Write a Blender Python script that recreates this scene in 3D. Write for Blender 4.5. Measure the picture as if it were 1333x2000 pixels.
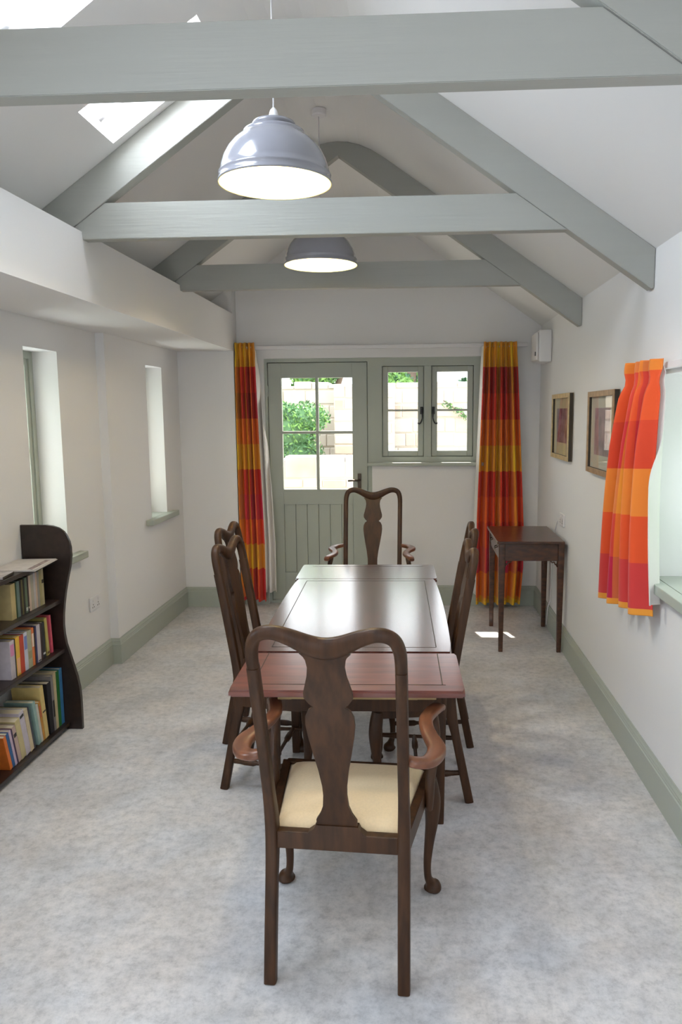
import bpy, bmesh, math, random
from math import sin, cos, pi, sqrt, radians, atan2
from mathutils import Vector, Matrix
random.seed(7)
D = bpy.data
for o in list(D.objects): D.objects.remove(o)
SC = bpy.context.scene
COL = SC.collection

# ------------------------------------------------------------------ camera
YAW, PITCH, ROLL, CAMH = .0584, .1303, -.0074, 1.6
fw = Vector((-sin(YAW)*cos(PITCH), cos(YAW)*cos(PITCH), -sin(PITCH)))
r0 = Vector((cos(YAW), sin(YAW), 0)); u0 = r0.cross(fw)
rr = r0*cos(ROLL)+u0*sin(ROLL); uu = -r0*sin(ROLL)+u0*cos(ROLL)
cam = D.cameras.new('camera'); camo = D.objects.new('camera', cam); COL.objects.link(camo)
camo.matrix_world = Matrix(((rr.x, uu.x, -fw.x, 0), (rr.y, uu.y, -fw.y, 0), (rr.z, uu.z, -fw.z, CAMH), (0, 0, 0, 1)))
cam.sensor_width = 36; cam.lens = 1480/2000*36; cam.shift_x = (666.5-723.5)/2000; cam.clip_start = .05
SC.camera = camo

# ------------------------------------------------------------------ world, sun, daylight, exposure
W = D.worlds.new('sky'); SC.world = W; W.use_nodes = True
W.node_tree.nodes['Background'].inputs[0].default_value = (.90, .95, 1.0, 1)
W.node_tree.nodes['Background'].inputs[1].default_value = 4.3
def light(name, kind, loc, direction, energy, color=(1, 1, 1), sx=1, sy=1, up='Y'):
    l = D.lights.new(name, kind); l.energy = energy; l.color = color
    if kind == 'AREA': l.shape = 'RECTANGLE'; l.size = sx; l.size_y = sy
    o = D.objects.new(name, l); COL.objects.link(o); o.location = loc
    o.rotation_euler = Vector(direction).to_track_quat('-Z', up).to_euler()
    return l
SUN = light('sun', 'SUN', (0, 12, 12), (.235, -.80, -1.28), 15, (1, .93, .82)); SUN.angle = .012
light('skylight_daylight', 'AREA', (-1.17, 3.13, 3.03), (.50, 0, -.86), 9.5, (.80, .89, 1), .34, .56)
light('skylight_daylight', 'AREA', (-1.17, 2.27, 3.03), (.50, 0, -.86), 20, (.70, .84, 1), .54, .56)
light('skylight_daylight', 'AREA', (-1.17, .30, 3.03), (.35, 0, -.93), 20, (.78, .88, 1), .60, .56)  # fill through an added skylight, unseen behind the nearest truss
light('skylight_daylight', 'AREA', (-1.17, -1.3, 3.03), (.50, 0, -.86), 5, (.78, .88, 1), .60, .56)  # fill through another added skylight, unseen behind the camera
light('side_window_daylight', 'AREA', (1.40, 2.45, 1.40), (-1, 0, -.12), 3, (.76, .88, 1), 1.4, .9, 'Z')
light('slit_window_daylight', 'AREA', (-2.42, 3.94, 1.40), (1, 0, -.1), 10, (.92, 1, .95), .6, 1.3, 'Z')
light('slit_window_daylight', 'AREA', (-2.42, 5.50, 1.40), (1, 0, -.1), 10, (.92, 1, .95), .6, 1.3, 'Z')
light('added_window_fill', 'AREA', (-2.42, .75, 1.40), (1, 0, -.10), 60, (.66, .80, 1), .8, 1.3, 'Z')  # added fill from an invented window out of view on the left
SC.view_settings.view_transform = 'Standard'; SC.view_settings.look = 'None'
SC.view_settings.gamma = 1; SC.view_settings.exposure = 0.14
SC.view_settings.use_curve_mapping = False

# ------------------------------------------------------------------ materials
def s2l(c):
    return tuple(((v/255)/12.92 if v/255 <= .04045 else ((v/255+.055)/1.055)**2.4) for v in c)
def mat(name, col, rough=.6, metal=0, coat=0, spec=.5, emit=None, es=0, noise=0, nscale=8, stretch=(1, 1, 1), col2=None, bump=0, bscale=60, sheen=0, crough=.08):
    m = D.materials.new(name); m.use_nodes = True; nt = m.node_tree; N = nt.nodes; L = nt.links
    b = N['Principled BSDF']; b.inputs['Base Color'].default_value = (*col, 1)
    b.inputs['Roughness'].default_value = rough; b.inputs['Metallic'].default_value = metal
    b.inputs['Coat Weight'].default_value = coat; b.inputs['Coat Roughness'].default_value = crough
    b.inputs['Specular IOR Level'].default_value = spec
    if sheen: b.inputs['Sheen Weight'].default_value = sheen
    if emit: b.inputs['Emission Color'].default_value = (*emit, 1); b.inputs['Emission Strength'].default_value = es
    if noise or bump:
        tc = N.new('ShaderNodeTexCoord'); mp = N.new('ShaderNodeMapping'); mp.inputs['Scale'].default_value = stretch
        L.new(tc.outputs['Object'], mp.inputs[0])
    if noise:
        t = N.new('ShaderNodeTexNoise'); t.inputs['Scale'].default_value = nscale; t.inputs['Detail'].default_value = 6
        L.new(mp.outputs[0], t.inputs['Vector'])
        mx = N.new('ShaderNodeMix'); mx.data_type = 'RGBA'
        c2 = col2 or tuple(c*(1-noise) for c in col)
        mr = N.new('ShaderNodeMapRange'); mr.inputs[1].default_value = .35; mr.inputs[2].default_value = .65
        L.new(t.outputs[0], mr.inputs[0]); L.new(mr.outputs[0], mx.inputs[0])
        mx.inputs[6].default_value = (*col, 1); mx.inputs[7].default_value = (*c2, 1)
        L.new(mx.outputs[2], b.inputs['Base Color'])
    if bump:
        t2 = N.new('ShaderNodeTexNoise'); t2.inputs['Scale'].default_value = bscale; t2.inputs['Detail'].default_value = 4
        L.new(mp.outputs[0], t2.inputs['Vector'])
        bp = N.new('ShaderNodeBump'); bp.inputs['Strength'].default_value = bump; bp.inputs['Distance'].default_value = .01
        L.new(t2.outputs[0], bp.inputs['Height']); L.new(bp.outputs[0], b.inputs['Normal'])
    return m
def glass_mat():
    m = D.materials.new('clear_glass'); m.use_nodes = True; nt = m.node_tree; N = nt.nodes; L = nt.links
    N.remove(N['Principled BSDF']); out = N['Material Output']
    tr = N.new('ShaderNodeBsdfTransparent'); gl = N.new('ShaderNodeBsdfGlossy'); gl.inputs['Roughness'].default_value = .02
    fr = N.new('ShaderNodeFresnel'); fr.inputs[0].default_value = 1.45; mx = N.new('ShaderNodeMixShader')
    gm = N.new('ShaderNodeNewGeometry'); iv = N.new('ShaderNodeMath'); iv.operation = 'SUBTRACT'; iv.inputs[0].default_value = 1
    mu = N.new('ShaderNodeMath'); mu.operation = 'MULTIPLY'; L.new(gm.outputs['Backfacing'], iv.inputs[1]); L.new(fr.outputs[0], mu.inputs[0]); L.new(iv.outputs[0], mu.inputs[1])
    L.new(mu.outputs[0], mx.inputs[0]); L.new(tr.outputs[0], mx.inputs[1]); L.new(gl.outputs[0], mx.inputs[2]); L.new(mx.outputs[0], out.inputs[0])
    return m
M = {}
M['wall'] = mat('white_wall_paint', (.80, .785, .775), .75, bump=.04, bscale=90)
M['ceil'] = mat('white_ceiling_paint', (.80, .785, .765), .8)
M['sage'] = mat('sage_green_paint', (.41, .44, .385), .42, bump=.03, bscale=120)
M['beam'] = mat('pale_grey_green_beam_paint', (.375, .378, .345), .5, noise=.03, nscale=3, stretch=(.35, 6, 6), bump=.10, bscale=14)
M['upvc'] = mat('white_gloss', (.80, .78, .78), .35)
M['glass'] = glass_mat()
M['dark_wood'] = mat('dark_walnut_wood', (.066, .026, .009), .46, coat=.04, spec=.3, noise=.5, nscale=5, stretch=(9, 9, 1.2))
M['arm_wood'] = mat('worn_reddish_wood', (.20, .068, .030), .34, coat=.2, noise=.35, nscale=6, stretch=(7, 2, 7))
M['table_wood'] = mat('mahogany_table_wood', (.115, .036, .024), .26, coat=1, crough=.17, noise=.45, nscale=5, stretch=(12, 1, 6), bump=.03, bscale=18)
M['leaf_wood'] = mat('reddish_mahogany_leaf_wood', (.19, .050, .032), .3, coat=.8, crough=.2, noise=.35, nscale=5, stretch=(1.2, 10, 6))
M['rail_wood'] = mat('pale_runner_wood', (.36, .25, .11), .5)
M['side_wood'] = mat('dark_mahogany_side_table_wood', (.09, .030, .012), .3, coat=.25, noise=.6, nscale=9, stretch=(2, 6, 6))
M['case_wood'] = mat('near_black_oak', (.026, .014, .011), .36, coat=.1, noise=.5, nscale=8, stretch=(4, 1, 4))
M['seat'] = mat('cream_seat_fabric', (.80, .60, .36), .85, noise=.06, nscale=160, sheen=.2)
M['iron'] = mat('black_iron', (.02, .02, .022), .4, metal=.6)
M['bronze'] = mat('aged_bronze', (.10, .075, .055), .35, metal=.8)
M['gilt'] = mat('gilt_frame', (.66, .49, .25), .42, metal=.15, noise=.3, nscale=30)
M['gilt2'] = mat('brown_gilt_frame', (.42, .26, .14), .40, metal=.2, noise=.3, nscale=30)
M['darkside'] = mat('dark_frame_edge', (.035, .025, .015), .6)
M['mount'] = mat('cream_mount_board', (.62, .55, .36), .9)
M['mount2'] = mat('grey_cream_mount_board', (.60, .56, .45), .9)
M['print1'] = mat('purple_brown_print', (.13, .065, .085), .9, noise=1, nscale=14, col2=(.34, .22, .26))
M['print2'] = mat('pink_grey_print', (.24, .17, .19), .9, noise=1, nscale=9, col2=(.50, .34, .35))
M['lampout'] = mat('lilac_grey_enamel', (.25, .245, .275), .16, coat=.6)
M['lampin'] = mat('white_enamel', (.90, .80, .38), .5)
M['bulb'] = mat('lit_bulb', (1, .9, .7), .5, emit=(1, .80, .50), es=14)
M['flex'] = mat('white_flex', (.75, .72, .72), .5)
M['lining'] = mat('white_curtain_lining', (.80, .76, .72), .9)
M['stone'] = mat('pale_garden_stone', (.46, .41, .34), .9, noise=1, nscale=2.2, col2=(.55, .51, .45), bump=.6, bscale=5)
M['stone2'] = mat('pinkish_garden_stone', (.46, .31, .23), .9, noise=1, nscale=1.6, col2=(.52, .45, .37), bump=.6, bscale=5)
M['mortar'] = mat('garden_mortar', (.46, .41, .34), .9)
M['gravel'] = mat('garden_paving', (.60, .57, .52), .9, noise=.3, nscale=12)
M['leafA'] = mat('light_green_leaves', (.20, .42, .09), .6, noise=.5, nscale=5)
M['leafB'] = mat('mid_green_leaves', (.10, .25, .09), .6, noise=.5, nscale=5)
M['leafC'] = mat('dark_green_leaves', (.04, .13, .06), .6, noise=.4, nscale=5)
M['bark'] = mat('tree_bark', (.16, .11, .08), .9, noise=.4, nscale=10)

def floor_mat():
    m = D.materials.new('mottled_grey_vinyl'); m.use_nodes = True; nt = m.node_tree; N = nt.nodes; L = nt.links
    b = N['Principled BSDF']; b.inputs['Roughness'].default_value = .42; b.inputs['Specular IOR Level'].default_value = .45
    tc = N.new('ShaderNodeTexCoord')
    def nz(scale, det, ro=.6):
        t = N.new('ShaderNodeTexNoise'); t.inputs['Scale'].default_value = scale; t.inputs['Detail'].default_value = det
        t.inputs['Roughness'].default_value = ro; L.new(tc.outputs['Object'], t.inputs['Vector']); return t
    a = nz(2.3, 8, .62); c = nz(26, 8, .8); e = nz(3.1, 3)
    def ramp(src, stops):
        r = N.new('ShaderNodeValToRGB'); r.color_ramp.elements[0].position = stops[0][0]; r.color_ramp.elements[0].color = (*stops[0][1], 1)
        r.color_ramp.elements[1].position = stops[-1][0]; r.color_ramp.elements[1].color = (*stops[-1][1], 1)
        for p, cc in stops[1:-1]:
            q = r.color_ramp.elements.new(p); q.color = (*cc, 1)
        L.new(src.outputs[0], r.inputs[0]); return r
    ra = ramp(a, [(.34, (.50, .485, .48)), (.5, (.60, .585, .58)), (.66, (.70, .685, .68))])
    rc = ramp(c, [(.33, (.70, .70, .71)), (.5, (1, 1, 1)), (.68, (1.22, 1.2, 1.19))])
    re = ramp(e, [(.35, (.965, .99, 1.025)), (.65, (1.03, 1, .975))])
    m1 = N.new('ShaderNodeMix'); m1.data_type = 'RGBA'; m1.blend_type = 'MULTIPLY'; m1.inputs[0].default_value = 1
    m2 = N.new('ShaderNodeMix'); m2.data_type = 'RGBA'; m2.blend_type = 'MULTIPLY'; m2.inputs[0].default_value = 1
    L.new(ra.outputs[0], m1.inputs[6]); L.new(rc.outputs[0], m1.inputs[7]); L.new(m1.outputs[2], m2.inputs[6]); L.new(re.outputs[0], m2.inputs[7])
    L.new(m2.outputs[2], b.inputs['Base Color'])
    return m
M['floor'] = floor_mat()

# ------------------------------------------------------------------ helpers
def link(name, bm, ms, parent=None, smooth=False, loc=None, rot=None, auto=None):
    me = D.meshes.new(name); bmesh.ops.recalc_face_normals(bm, faces=bm.faces); bm.to_mesh(me); bm.free()
    for m in (ms if isinstance(ms, (list, tuple)) else [ms]): me.materials.append(m)
    o = D.objects.new(name, me); COL.objects.link(o)
    if smooth:
        for p in me.polygons: p.use_smooth = True
        if auto:
            try: me.set_sharp_from_angle(angle=radians(auto))
            except Exception: pass
    if parent: o.parent = parent
    if loc is not None: o.location = loc
    if rot is not None: o.rotation_euler = rot
    return o
def tag(o, label=None, cat=None, group=None, kind=None):
    if label: o['label'] = label
    if cat: o['category'] = cat
    if group: o['group'] = group
    if kind: o['kind'] = kind
    return o
def thing(name, label, cat, loc=(0, 0, 0), rz=0, group=None):
    o = D.objects.new(name, None); COL.objects.link(o); o.location = loc; o.rotation_euler = (0, 0, rz)
    o.empty_display_size = .1
    return tag(o, label, cat, group)
def struct(name, bm, ms, parent=None, **k):
    o = link(name, bm, ms, parent, **k)
    if not parent: o['kind'] = 'structure'
    return o
def copy_tree(o, parent=None):
    c = o.copy(); COL.objects.link(c)
    if parent: c.parent = parent
    for ch in [x for x in list(D.objects) if x.parent == o]: copy_tree(ch, c)
    return c
def box(bm, x0, x1, y0, y1, z0, z1, bev=0, mi=0, seg=2):
    vs = [bm.verts.new(p) for p in ((x0, y0, z0), (x1, y0, z0), (x1, y1, z0), (x0, y1, z0), (x0, y0, z1), (x1, y0, z1), (x1, y1, z1), (x0, y1, z1))]
    fs = [bm.faces.new([vs[i] for i in q]) for q in ((0, 3, 2, 1), (4, 5, 6, 7), (0, 1, 5, 4), (1, 2, 6, 5), (2, 3, 7, 6), (3, 0, 4, 7))]
    for f in fs: f.material_index = mi
    if bev:
        es = list({e for f in fs for e in f.edges})
        bmesh.ops.bevel(bm, geom=es, offset=bev, segments=seg, affect='EDGES', profile=.6)
    return fs
def B(): return bmesh.new()
def boxo(name, dims, m, parent=None, bev=0, **k):
    bm = B(); box(bm, *dims, bev=bev); return link(name, bm, m, parent, **k)
def prism(bm, pts, axis, a, b, mi=0, bev=0):
    """extrude a polygon given in the two other axes along axis from a to b"""
    def P(p, t):
        return {'x': (t, p[0], p[1]), 'y': (p[0], t, p[1]), 'z': (p[0], p[1], t)}[axis]
    A = [bm.verts.new(P(p, a)) for p in pts]; C = [bm.verts.new(P(p, b)) for p in pts]; n = len(pts)
    fs = [bm.faces.new(A), bm.faces.new(C[::-1])] + [bm.faces.new((A[i], A[(i+1) % n], C[(i+1) % n], C[i])) for i in range(n)]
    for f in fs: f.material_index = mi
    if bev:
        es = list({e for f in fs[:2] for e in f.edges})
        bmesh.ops.bevel(bm, geom=es, offset=bev, segments=2, affect='EDGES')
def smooth_path(pts, n=6):
    out = []
    P = [Vector(p) for p in pts]
    for i in range(len(P)-1):
        p0 = P[i-1] if i else P[0]*2-P[1]; p1, p2 = P[i], P[i+1]; p3 = P[i+2] if i+2 < len(P) else P[-1]*2-P[-2]
        for k in range(n):
            t = k/n
            out.append(.5*((2*p1)+(p2-p0)*t+(2*p0-5*p1+4*p2-p3)*t*t+(3*p1-p0-3*p2+p3)*t**3))
    out.append(P[-1]); return out
def sweep(bm, pts, up, segs=12, ex=2.0, mi=0):
    """pts: list of (x,y,z,a,b); a = half size across, b = half size along up; superellipse section"""
    P = [Vector(p[:3]) for p in pts]; upv = Vector(up); rings = []
    for i, p in enumerate(P):
        t = (P[min(i+1, len(P)-1)]-P[max(i-1, 0)]).normalized()
        s = t.cross(upv)
        if s.length < 1e-5: s = t.cross(Vector((.3, .7, .1)))
        s.normalize(); n = s.cross(t).normalized(); a, b = pts[i][3], pts[i][4]; ring = []
        for k in range(segs):
            th = 2*pi*(k+.5)/segs; c, d = cos(th), sin(th)
            ring.append(bm.verts.new(p+s*(a*math.copysign(abs(c)**(2/ex), c))+n*(b*math.copysign(abs(d)**(2/ex), d))))
        rings.append(ring)
    for i in range(len(rings)-1):
        for k in range(segs):
            f = bm.faces.new((rings[i][k], rings[i][(k+1) % segs], rings[i+1][(k+1) % segs], rings[i+1][k])); f.material_index = mi
    bm.faces.new(rings[0][::-1]).material_index = mi; bm.faces.new(rings[-1]).material_index = mi
def sp(pts, n=5):
    """smooth a list of (x,y,z,a,b)"""
    out = []
    for i in range(len(pts)-1):
        q = [pts[max(i-1, 0)], pts[i], pts[i+1], pts[min(i+2, len(pts)-1)]]
        for k in range(n):
            t = k/n
            out.append(tuple(.5*((2*q[1][j])+(q[2][j]-q[0][j])*t+(2*q[0][j]-5*q[1][j]+4*q[2][j]-q[3][j])*t*t+(3*q[1][j]-q[0][j]-3*q[2][j]+q[3][j])*t**3) for j in range(5)))
    out.append(pts[-1]); return out
def tube(bm, pts, r, segs=10, up=(0, 0, 1), mi=0):
    sweep(bm, [(*p, r, r) for p in pts], up, segs, 2, mi)
def lathe(bm, prof, c=(0, 0, 0), segs=48, mi=0, close=False):
    rings = []
    for r_, z in prof:
        rings.append([bm.verts.new((c[0]+r_*cos(2*pi*k/segs), c[1]+r_*sin(2*pi*k/segs), c[2]+z)) for k in range(segs)])
    for i in range(len(rings)-1):
        for k in range(segs):
            bm.faces.new((rings[i][k], rings[i][(k+1) % segs], rings[i+1][(k+1) % segs], rings[i+1][k])).material_index = mi
    if close:
        bm.faces.new(rings[0]).material_index = mi; bm.faces.new(rings[-1][::-1]).material_index = mi
def slab(bm, us, vs, hole, T, t0, t1, mi=0):
    """grid slab over (u,v) with holes; T(u,v,t)->xyz; inner face t0, outer face t1"""
    nu, nv = len(us)-1, len(vs)-1
    cache = {}
    def V(i, j, k):
        if (i, j, k) not in cache: cache[(i, j, k)] = bm.verts.new(T(us[i], vs[j], (t0, t1)[k]))
        return cache[(i, j, k)]
    def solid(i, j):
        if not (0 <= i < nu and 0 <= j < nv): return False
        return not hole((us[i]+us[i+1])/2, (vs[j]+vs[j+1])/2)
    for i in range(nu):
        for j in range(nv):
            if not solid(i, j): continue
            bm.faces.new((V(i, j, 0), V(i+1, j, 0), V(i+1, j+1, 0), V(i, j+1, 0))).material_index = mi
            bm.faces.new((V(i, j, 1), V(i, j+1, 1), V(i+1, j+1, 1), V(i+1, j, 1))).material_index = mi
            for di, dj, a, b_ in ((-1, 0, (i, j), (i, j+1)), (1, 0, (i+1, j), (i+1, j+1)), (0, -1, (i, j), (i+1, j)), (0, 1, (i, j+1), (i+1, j+1))):
                if not solid(i+di, j+dj):
                    bm.faces.new((V(*a, 0), V(*b_, 0), V(*b_, 1), V(*a, 1))).material_index = mi
def inrect(*rs):
    return lambda u, v: any(a < u < b and c < v < d for a, b, c, d in rs)

# ------------------------------------------------------------------ room shell
XR, YB, YA, XF, XN, YP = 1.01, 6.22, 6.11, -1.905, -1.96, 4.65
Y0 = -2.5
XC, ZA, SL = -.455, 3.298, .70
bm = B(); box(bm, -2.4, 1.4, Y0-.3, 6.62, -.15, 0); struct('floor', bm, M['floor'])
# right wall with the window opening
WR = (1.95, 3.18, .90, 1.745)
bm = B(); slab(bm, [Y0-.1, WR[0], WR[1], 6.62], [0, WR[2], WR[3], 2.5], inrect(WR), lambda u, v, t: (t, u, v), XR, XR+.30)
struct('wall_right', bm, M['wall'])
# back wall (gable) with the joined door and window opening
OX0, OX1, OXM, OZT, OZS = -1.228, .545, -.345, 2.043, 1.165
bm = B(); slab(bm, [-1.444, OX0, OXM, OX1, XR], [0, OZS, OZT, 3.4], inrect((OX0, OXM, -1, OZT), (OXM, OX1, OZS, OZT)), lambda u, v, t: (u, t, v), YB, YB+.36)
struct('wall_back', bm, M['wall'])
bm = B(); slab(bm, [-2.3, -1.446], [0, 3.4], lambda u, v: False, lambda u, v, t: (u, t, v), YA, YB+.36); struct('wall_back_aisle', bm, M['wall'])
# left walls: near part set back, far part forward
W1 = (3.765, 4.13, .80, 1.945); W2 = (5.36, 5.705, .84, 1.948)
bm = B(); slab(bm, [Y0-.1, .45, 1.05, W1[0], W1[1], YP], [0, W1[2], W1[3], 2.5], inrect(W1, (.45, 1.05, W1[2], W1[3])), lambda u, v, t: (t, u, v), XN, XN-.30); struct('wall_left', bm, M['wall'])  # nearest opening is out of view, added to let fill light in
bm = B(); slab(bm, [YP, W2[0], W2[1], YA], [0, W2[2], W2[3], 2.5], inrect(W2), lambda u, v, t: (t, u, v), XF, XF-.355); struct('wall_left_far', bm, M['wall'])
bm = B(); slab(bm, [-2.3, -1.05, .05, XR], [0, 2.1, 3.4], inrect((-1.05, .05, -1, 2.1)), lambda u, v, t: (u, t, v), Y0, Y0-.3); struct('wall_front', bm, M['wall'])  # unseen opening added behind the camera to admit sky light
# dropped soffit box along the left side
bm = B(); box(bm, XN+.002, -1.444, Y0, YP-.0, 2.098, 2.390); box(bm, XF+.002, -1.444, YP, YA-.001, 2.098, 2.390)
struct('trim_1', bm, M['wall'])
# ceiling: two slopes with a rounded ridge, skylights in the left slope
def cz(x):
    w = .27; d = abs(x-XC)
    if d >= w: return ZA-SL*d
    return ZA-SL*w+SL*w/2*(1-(d/w)**2)
SKY = [(-1.265, -.80, 2.96, 3.295), (-1.265, -.80, 2.0, 2.54), (-1.265, -.80, .0, .6), (-1.265, -.80, -1.6, -1.0)]  # openings nearer than the first truss are unseen, added for light
xs = sorted({-1.90, -1.5, -1.265, -1.0, -.80, XC-.27, XC-.2, XC-.13, XC-.06, XC, XC+.06, XC+.13, XC+.2, XC+.27, .2, .6, XR})
ys = sorted({Y0-.1, YA, YB} | {s[2] for s in SKY} | {s[3] for s in SKY})
bm = B(); slab(bm, xs, ys, inrect(*SKY), lambda u, v, t: (u + (-t*.57 if u < XC-.1 else 0), v, cz(u)+t), 0, .12)
struct('ceiling', bm, M['ceil'])
for k, s in enumerate(SKY[:2]):
    bm = B()
    for (a, b, c, d) in ((s[0], s[1], s[2], s[2]+.02), (s[0], s[1], s[3]-.02, s[3]), (s[0], s[0]+.02, s[2], s[3]), (s[1]-.02, s[1], s[2], s[3])):
        prism(bm, [(a-.05, cz(a)+.088), (b-.05, cz(b)+.088), (b-.06, cz(b)+.104), (a-.06, cz(a)+.104)], 'y', c, d)
    fr = struct('window_%d' % (5+k), bm, M['upvc'])
    bm = B(); prism(bm, [(s[0]-.04, cz(s[0])+.094), (s[1]-.07, cz(s[1])+.094-.0), (s[1]-.07, cz(s[1])+.098), (s[0]-.04, cz(s[0])+.098)], 'y', s[2]+.02, s[3]-.02)
    link('glass_pane', bm, M['glass'], fr)
# skirting boards
def skirt(name, pts, h=.166):
    """pts: polyline on the floor along the wall; the room lies to the left"""
    prof = [(0, 0), (.018, 0), (.018, h*.78), (.014, h*.80), (.014, h*.84), (.011, h*.87), (.012, h*.90), (.006, h*.96), (.004, h), (0, h)]
    bm = B(); P = [Vector((*p, 0)) for p in pts]; rings = []
    for i, p in enumerate(P):
        d1 = (P[i]-P[i-1]).normalized() if i else None; d2 = (P[i+1]-P[i]).normalized() if i < len(P)-1 else None
        n1 = Vector((-d1.y, d1.x, 0)) if d1 else None; n2 = Vector((-d2.y, d2.x, 0)) if d2 else None
        n = ((n1+n2)/(1+n1.dot(n2))) if n1 and n2 else (n1 or n2)
        rings.append([bm.verts.new(p+n*a+Vector((0, 0, z+.0005))) for a, z in prof])
    m = len(prof)
    for i in range(len(rings)-1):
        for k in range(m):
            bm.faces.new((rings[i][k], rings[i][(k+1) % m], rings[i+1][(k+1) % m], rings[i+1][k]))
    bm.faces.new(rings[0]); bm.faces.new(rings[-1][::-1])
    return struct(name, bm, M['sage'])
e = .0008
skirt('baseboard_right', [(XR-e, Y0), (XR-e, YB-e), (-.345, YB-e)])
skirt('baseboard_left', [(OX0-.002, YB-e), (-1.444+e, YB-e), (-1.444+e, YA-e), (XF+e, YA-e), (XF+e, YP-e), (XN+e, YP-e), (XN+e, Y0)])

# ------------------------------------------------------------------ door and window unit in the back wall
YD = 6.27
def frame_rect(bm, x0, x1, z0, z1, w, y0, y1, wb=None, bev=.003):
    wb = wb or w
    box(bm, x0, x0+w, y0, y1, z0, z1, bev); box(bm, x1-w, x1, y0, y1, z0, z1, bev)
    box(bm, x0+w, x1-w, y0, y1, z1-w, z1, bev); box(bm, x0+w, x1-w, y0, y1, z0, z0+wb, bev)
bm = B()
box(bm, OX0, -1.206, YD-.012, YD+.07, .001, OZT); box(bm, -.380, -.346, YD-.012, YD+.07, .001, OZT)
box(bm, -1.206, -.380, YD-.012, YD+.07, 2.013, OZT)
for q in ((-1.206, -1.185, .022, 2.013), (-.402, -.380, .022, 2.013), (-1.185, -.402, 1.992, 2.013)): box(bm, q[0], q[1], YD+.047, YD+.069, q[2], q[3])
box(bm, -1.206, -.380, YD-.03, YD+.09, .001, .022, .004)
dframe = struct('door_1', bm, M['sage'])
bm = B()
DX0, DX1, DZ0, DZ1 = -1.202, -.385, .028, 2.008
box(bm, DX0, -1.092, YD, YD+.045, DZ0, DZ1, .002); box(bm, -.508, DX1, YD, YD+.045, DZ0, DZ1, .002)
box(bm, -1.092, -.508, YD, YD+.045, 1.887, DZ1, .002); box(bm, -1.092, -.508, YD, YD+.045, .842, .968, .002)
box(bm, -1.092, -.508, YD, YD+.045, DZ0, .26, .002)
leaf = link('door_leaf', bm, M['sage'], dframe)
bm = B()
n = 6; w = (1.092-.508)/n
for i in range(n):
    box(bm, -1.092+i*w+.0015, -1.092+(i+1)*w-.0015, YD+.010, YD+.034, .260, .842, .003)
box(bm, -1.092, -.508, YD+.030, YD+.042, .26, .842)
link('boarded_panel', bm, M['sage'], leaf)
bm = B(); box(bm, -.812, -.788, YD+.002, YD+.043, .968, 1.887, .002); box(bm, -1.092, -.508, YD+.004, YD+.041, 1.430, 1.452, .002)
link('glazing_bars', bm, M['sage'], leaf)
for (a, b, c, d) in ((-1.092, -.812, .968, 1.430), (-.788, -.508, .968, 1.430), (-1.092, -.812, 1.452, 1.887), (-.788, -.508, 1.452, 1.887)):
    boxo('glass_pane', (a, b, YD+.020, YD+.024, c, d), M['glass'], leaf)
bm = B(); box(bm, -.468, -.438, YD-.008, YD, .965, 1.10, .002); hp = link('handle_plate', bm, M['bronze'], leaf)
bm = B(); tube(bm, [(-.453, YD-.008, 1.045), (-.453, YD-.045, 1.045), (-.458, YD-.052, 1.045), (-.50, YD-.052, 1.046), (-.545, YD-.048, 1.043)], .008)
link('lever', bm, M['bronze'], hp, smooth=True)
for z in (1.78, 1.05, .30):
    bm = B(); box(bm, -1.209, -1.199, YD-.016, YD-.001, z-.045, z+.045, .002); link('hinge', bm, M['sage'], leaf)
# window frame
bm = B(); WX0, WX1, WZ0, WZ1 = -.346, OX1, 1.195, OZT
box(bm, WX0, -.262, YD-.012, YD+.06, WZ0, WZ1); box(bm, .482, WX1, YD-.012, YD+.06, WZ0, WZ1)
box(bm, -.262, .482, YD-.012, YD+.06, 1.975, WZ1); box(bm, -.262, .482, YD-.012, YD+.06, WZ0, 1.238)
for a, b in ((-.262, .080), (.140, .482)):
    for q in ((a, a+.02, 1.238, 1.975), (b-.02, b, 1.238, 1.975), (a+.02, b-.02, 1.955, 1.975), (a+.02, b-.02, 1.238, 1.258)): box(bm, q[0], q[1], YD+.047, YD+.059, q[2], q[3])
box(bm, .080, .140, YD-.020, YD+.06, 1.238, 1.975, .004)
wf = struct('window_1', bm, M['sage'])
for (a, b, hs) in ((-.258, .076, 1), (.144, .478, -1)):
    bm = B(); frame_rect(bm, a, b, 1.242, 1.971, .045, YD+.002, YD+.045); cs = link('casement', bm, M['sage'], wf)
    bm = B(); box(bm, a+.045, b-.045, YD+.008, YD+.038, 1.609, 1.625, .001); link('glazing_bar', bm, M['sage'], cs)
    boxo('glass_pane', (a+.045, b-.045, YD+.020, YD+.024, 1.287, 1.609), M['glass'], cs)
    boxo('glass_pane', (a+.045, b-.045, YD+.020, YD+.024, 1.625, 1.926), M['glass'], cs)
    hx = (.062 if hs > 0 else .158)
    bm = B(); box(bm, hx-.012, hx+.012, YD-.008, YD+.002, 1.585, 1.645, .003)
    tube(bm, smooth_path([(hx, YD-.006, 1.63), (hx, YD-.030, 1.625), (hx+.002*hs, YD-.036, 1.60), (hx+.004*hs, YD-.036, 1.55), (hx-.010*hs, YD-.036, 1.515), (hx-.024*hs, YD-.034, 1.508), (hx-.030*hs, YD-.032, 1.515)], 4), .006, 8)
    link('casement_handle', bm, M['iron'], cs, smooth=True, auto=40)
bm = B(); box(bm, -.344, .5449, YB-.001, YD+.05, OZS+.0005, WZ0); box(bm, -.384, .60, YB-.045, YB-.002, OZS+.001, WZ0-.001, .006)
struct('window_sill', bm, M['sage'], wf)

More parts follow.
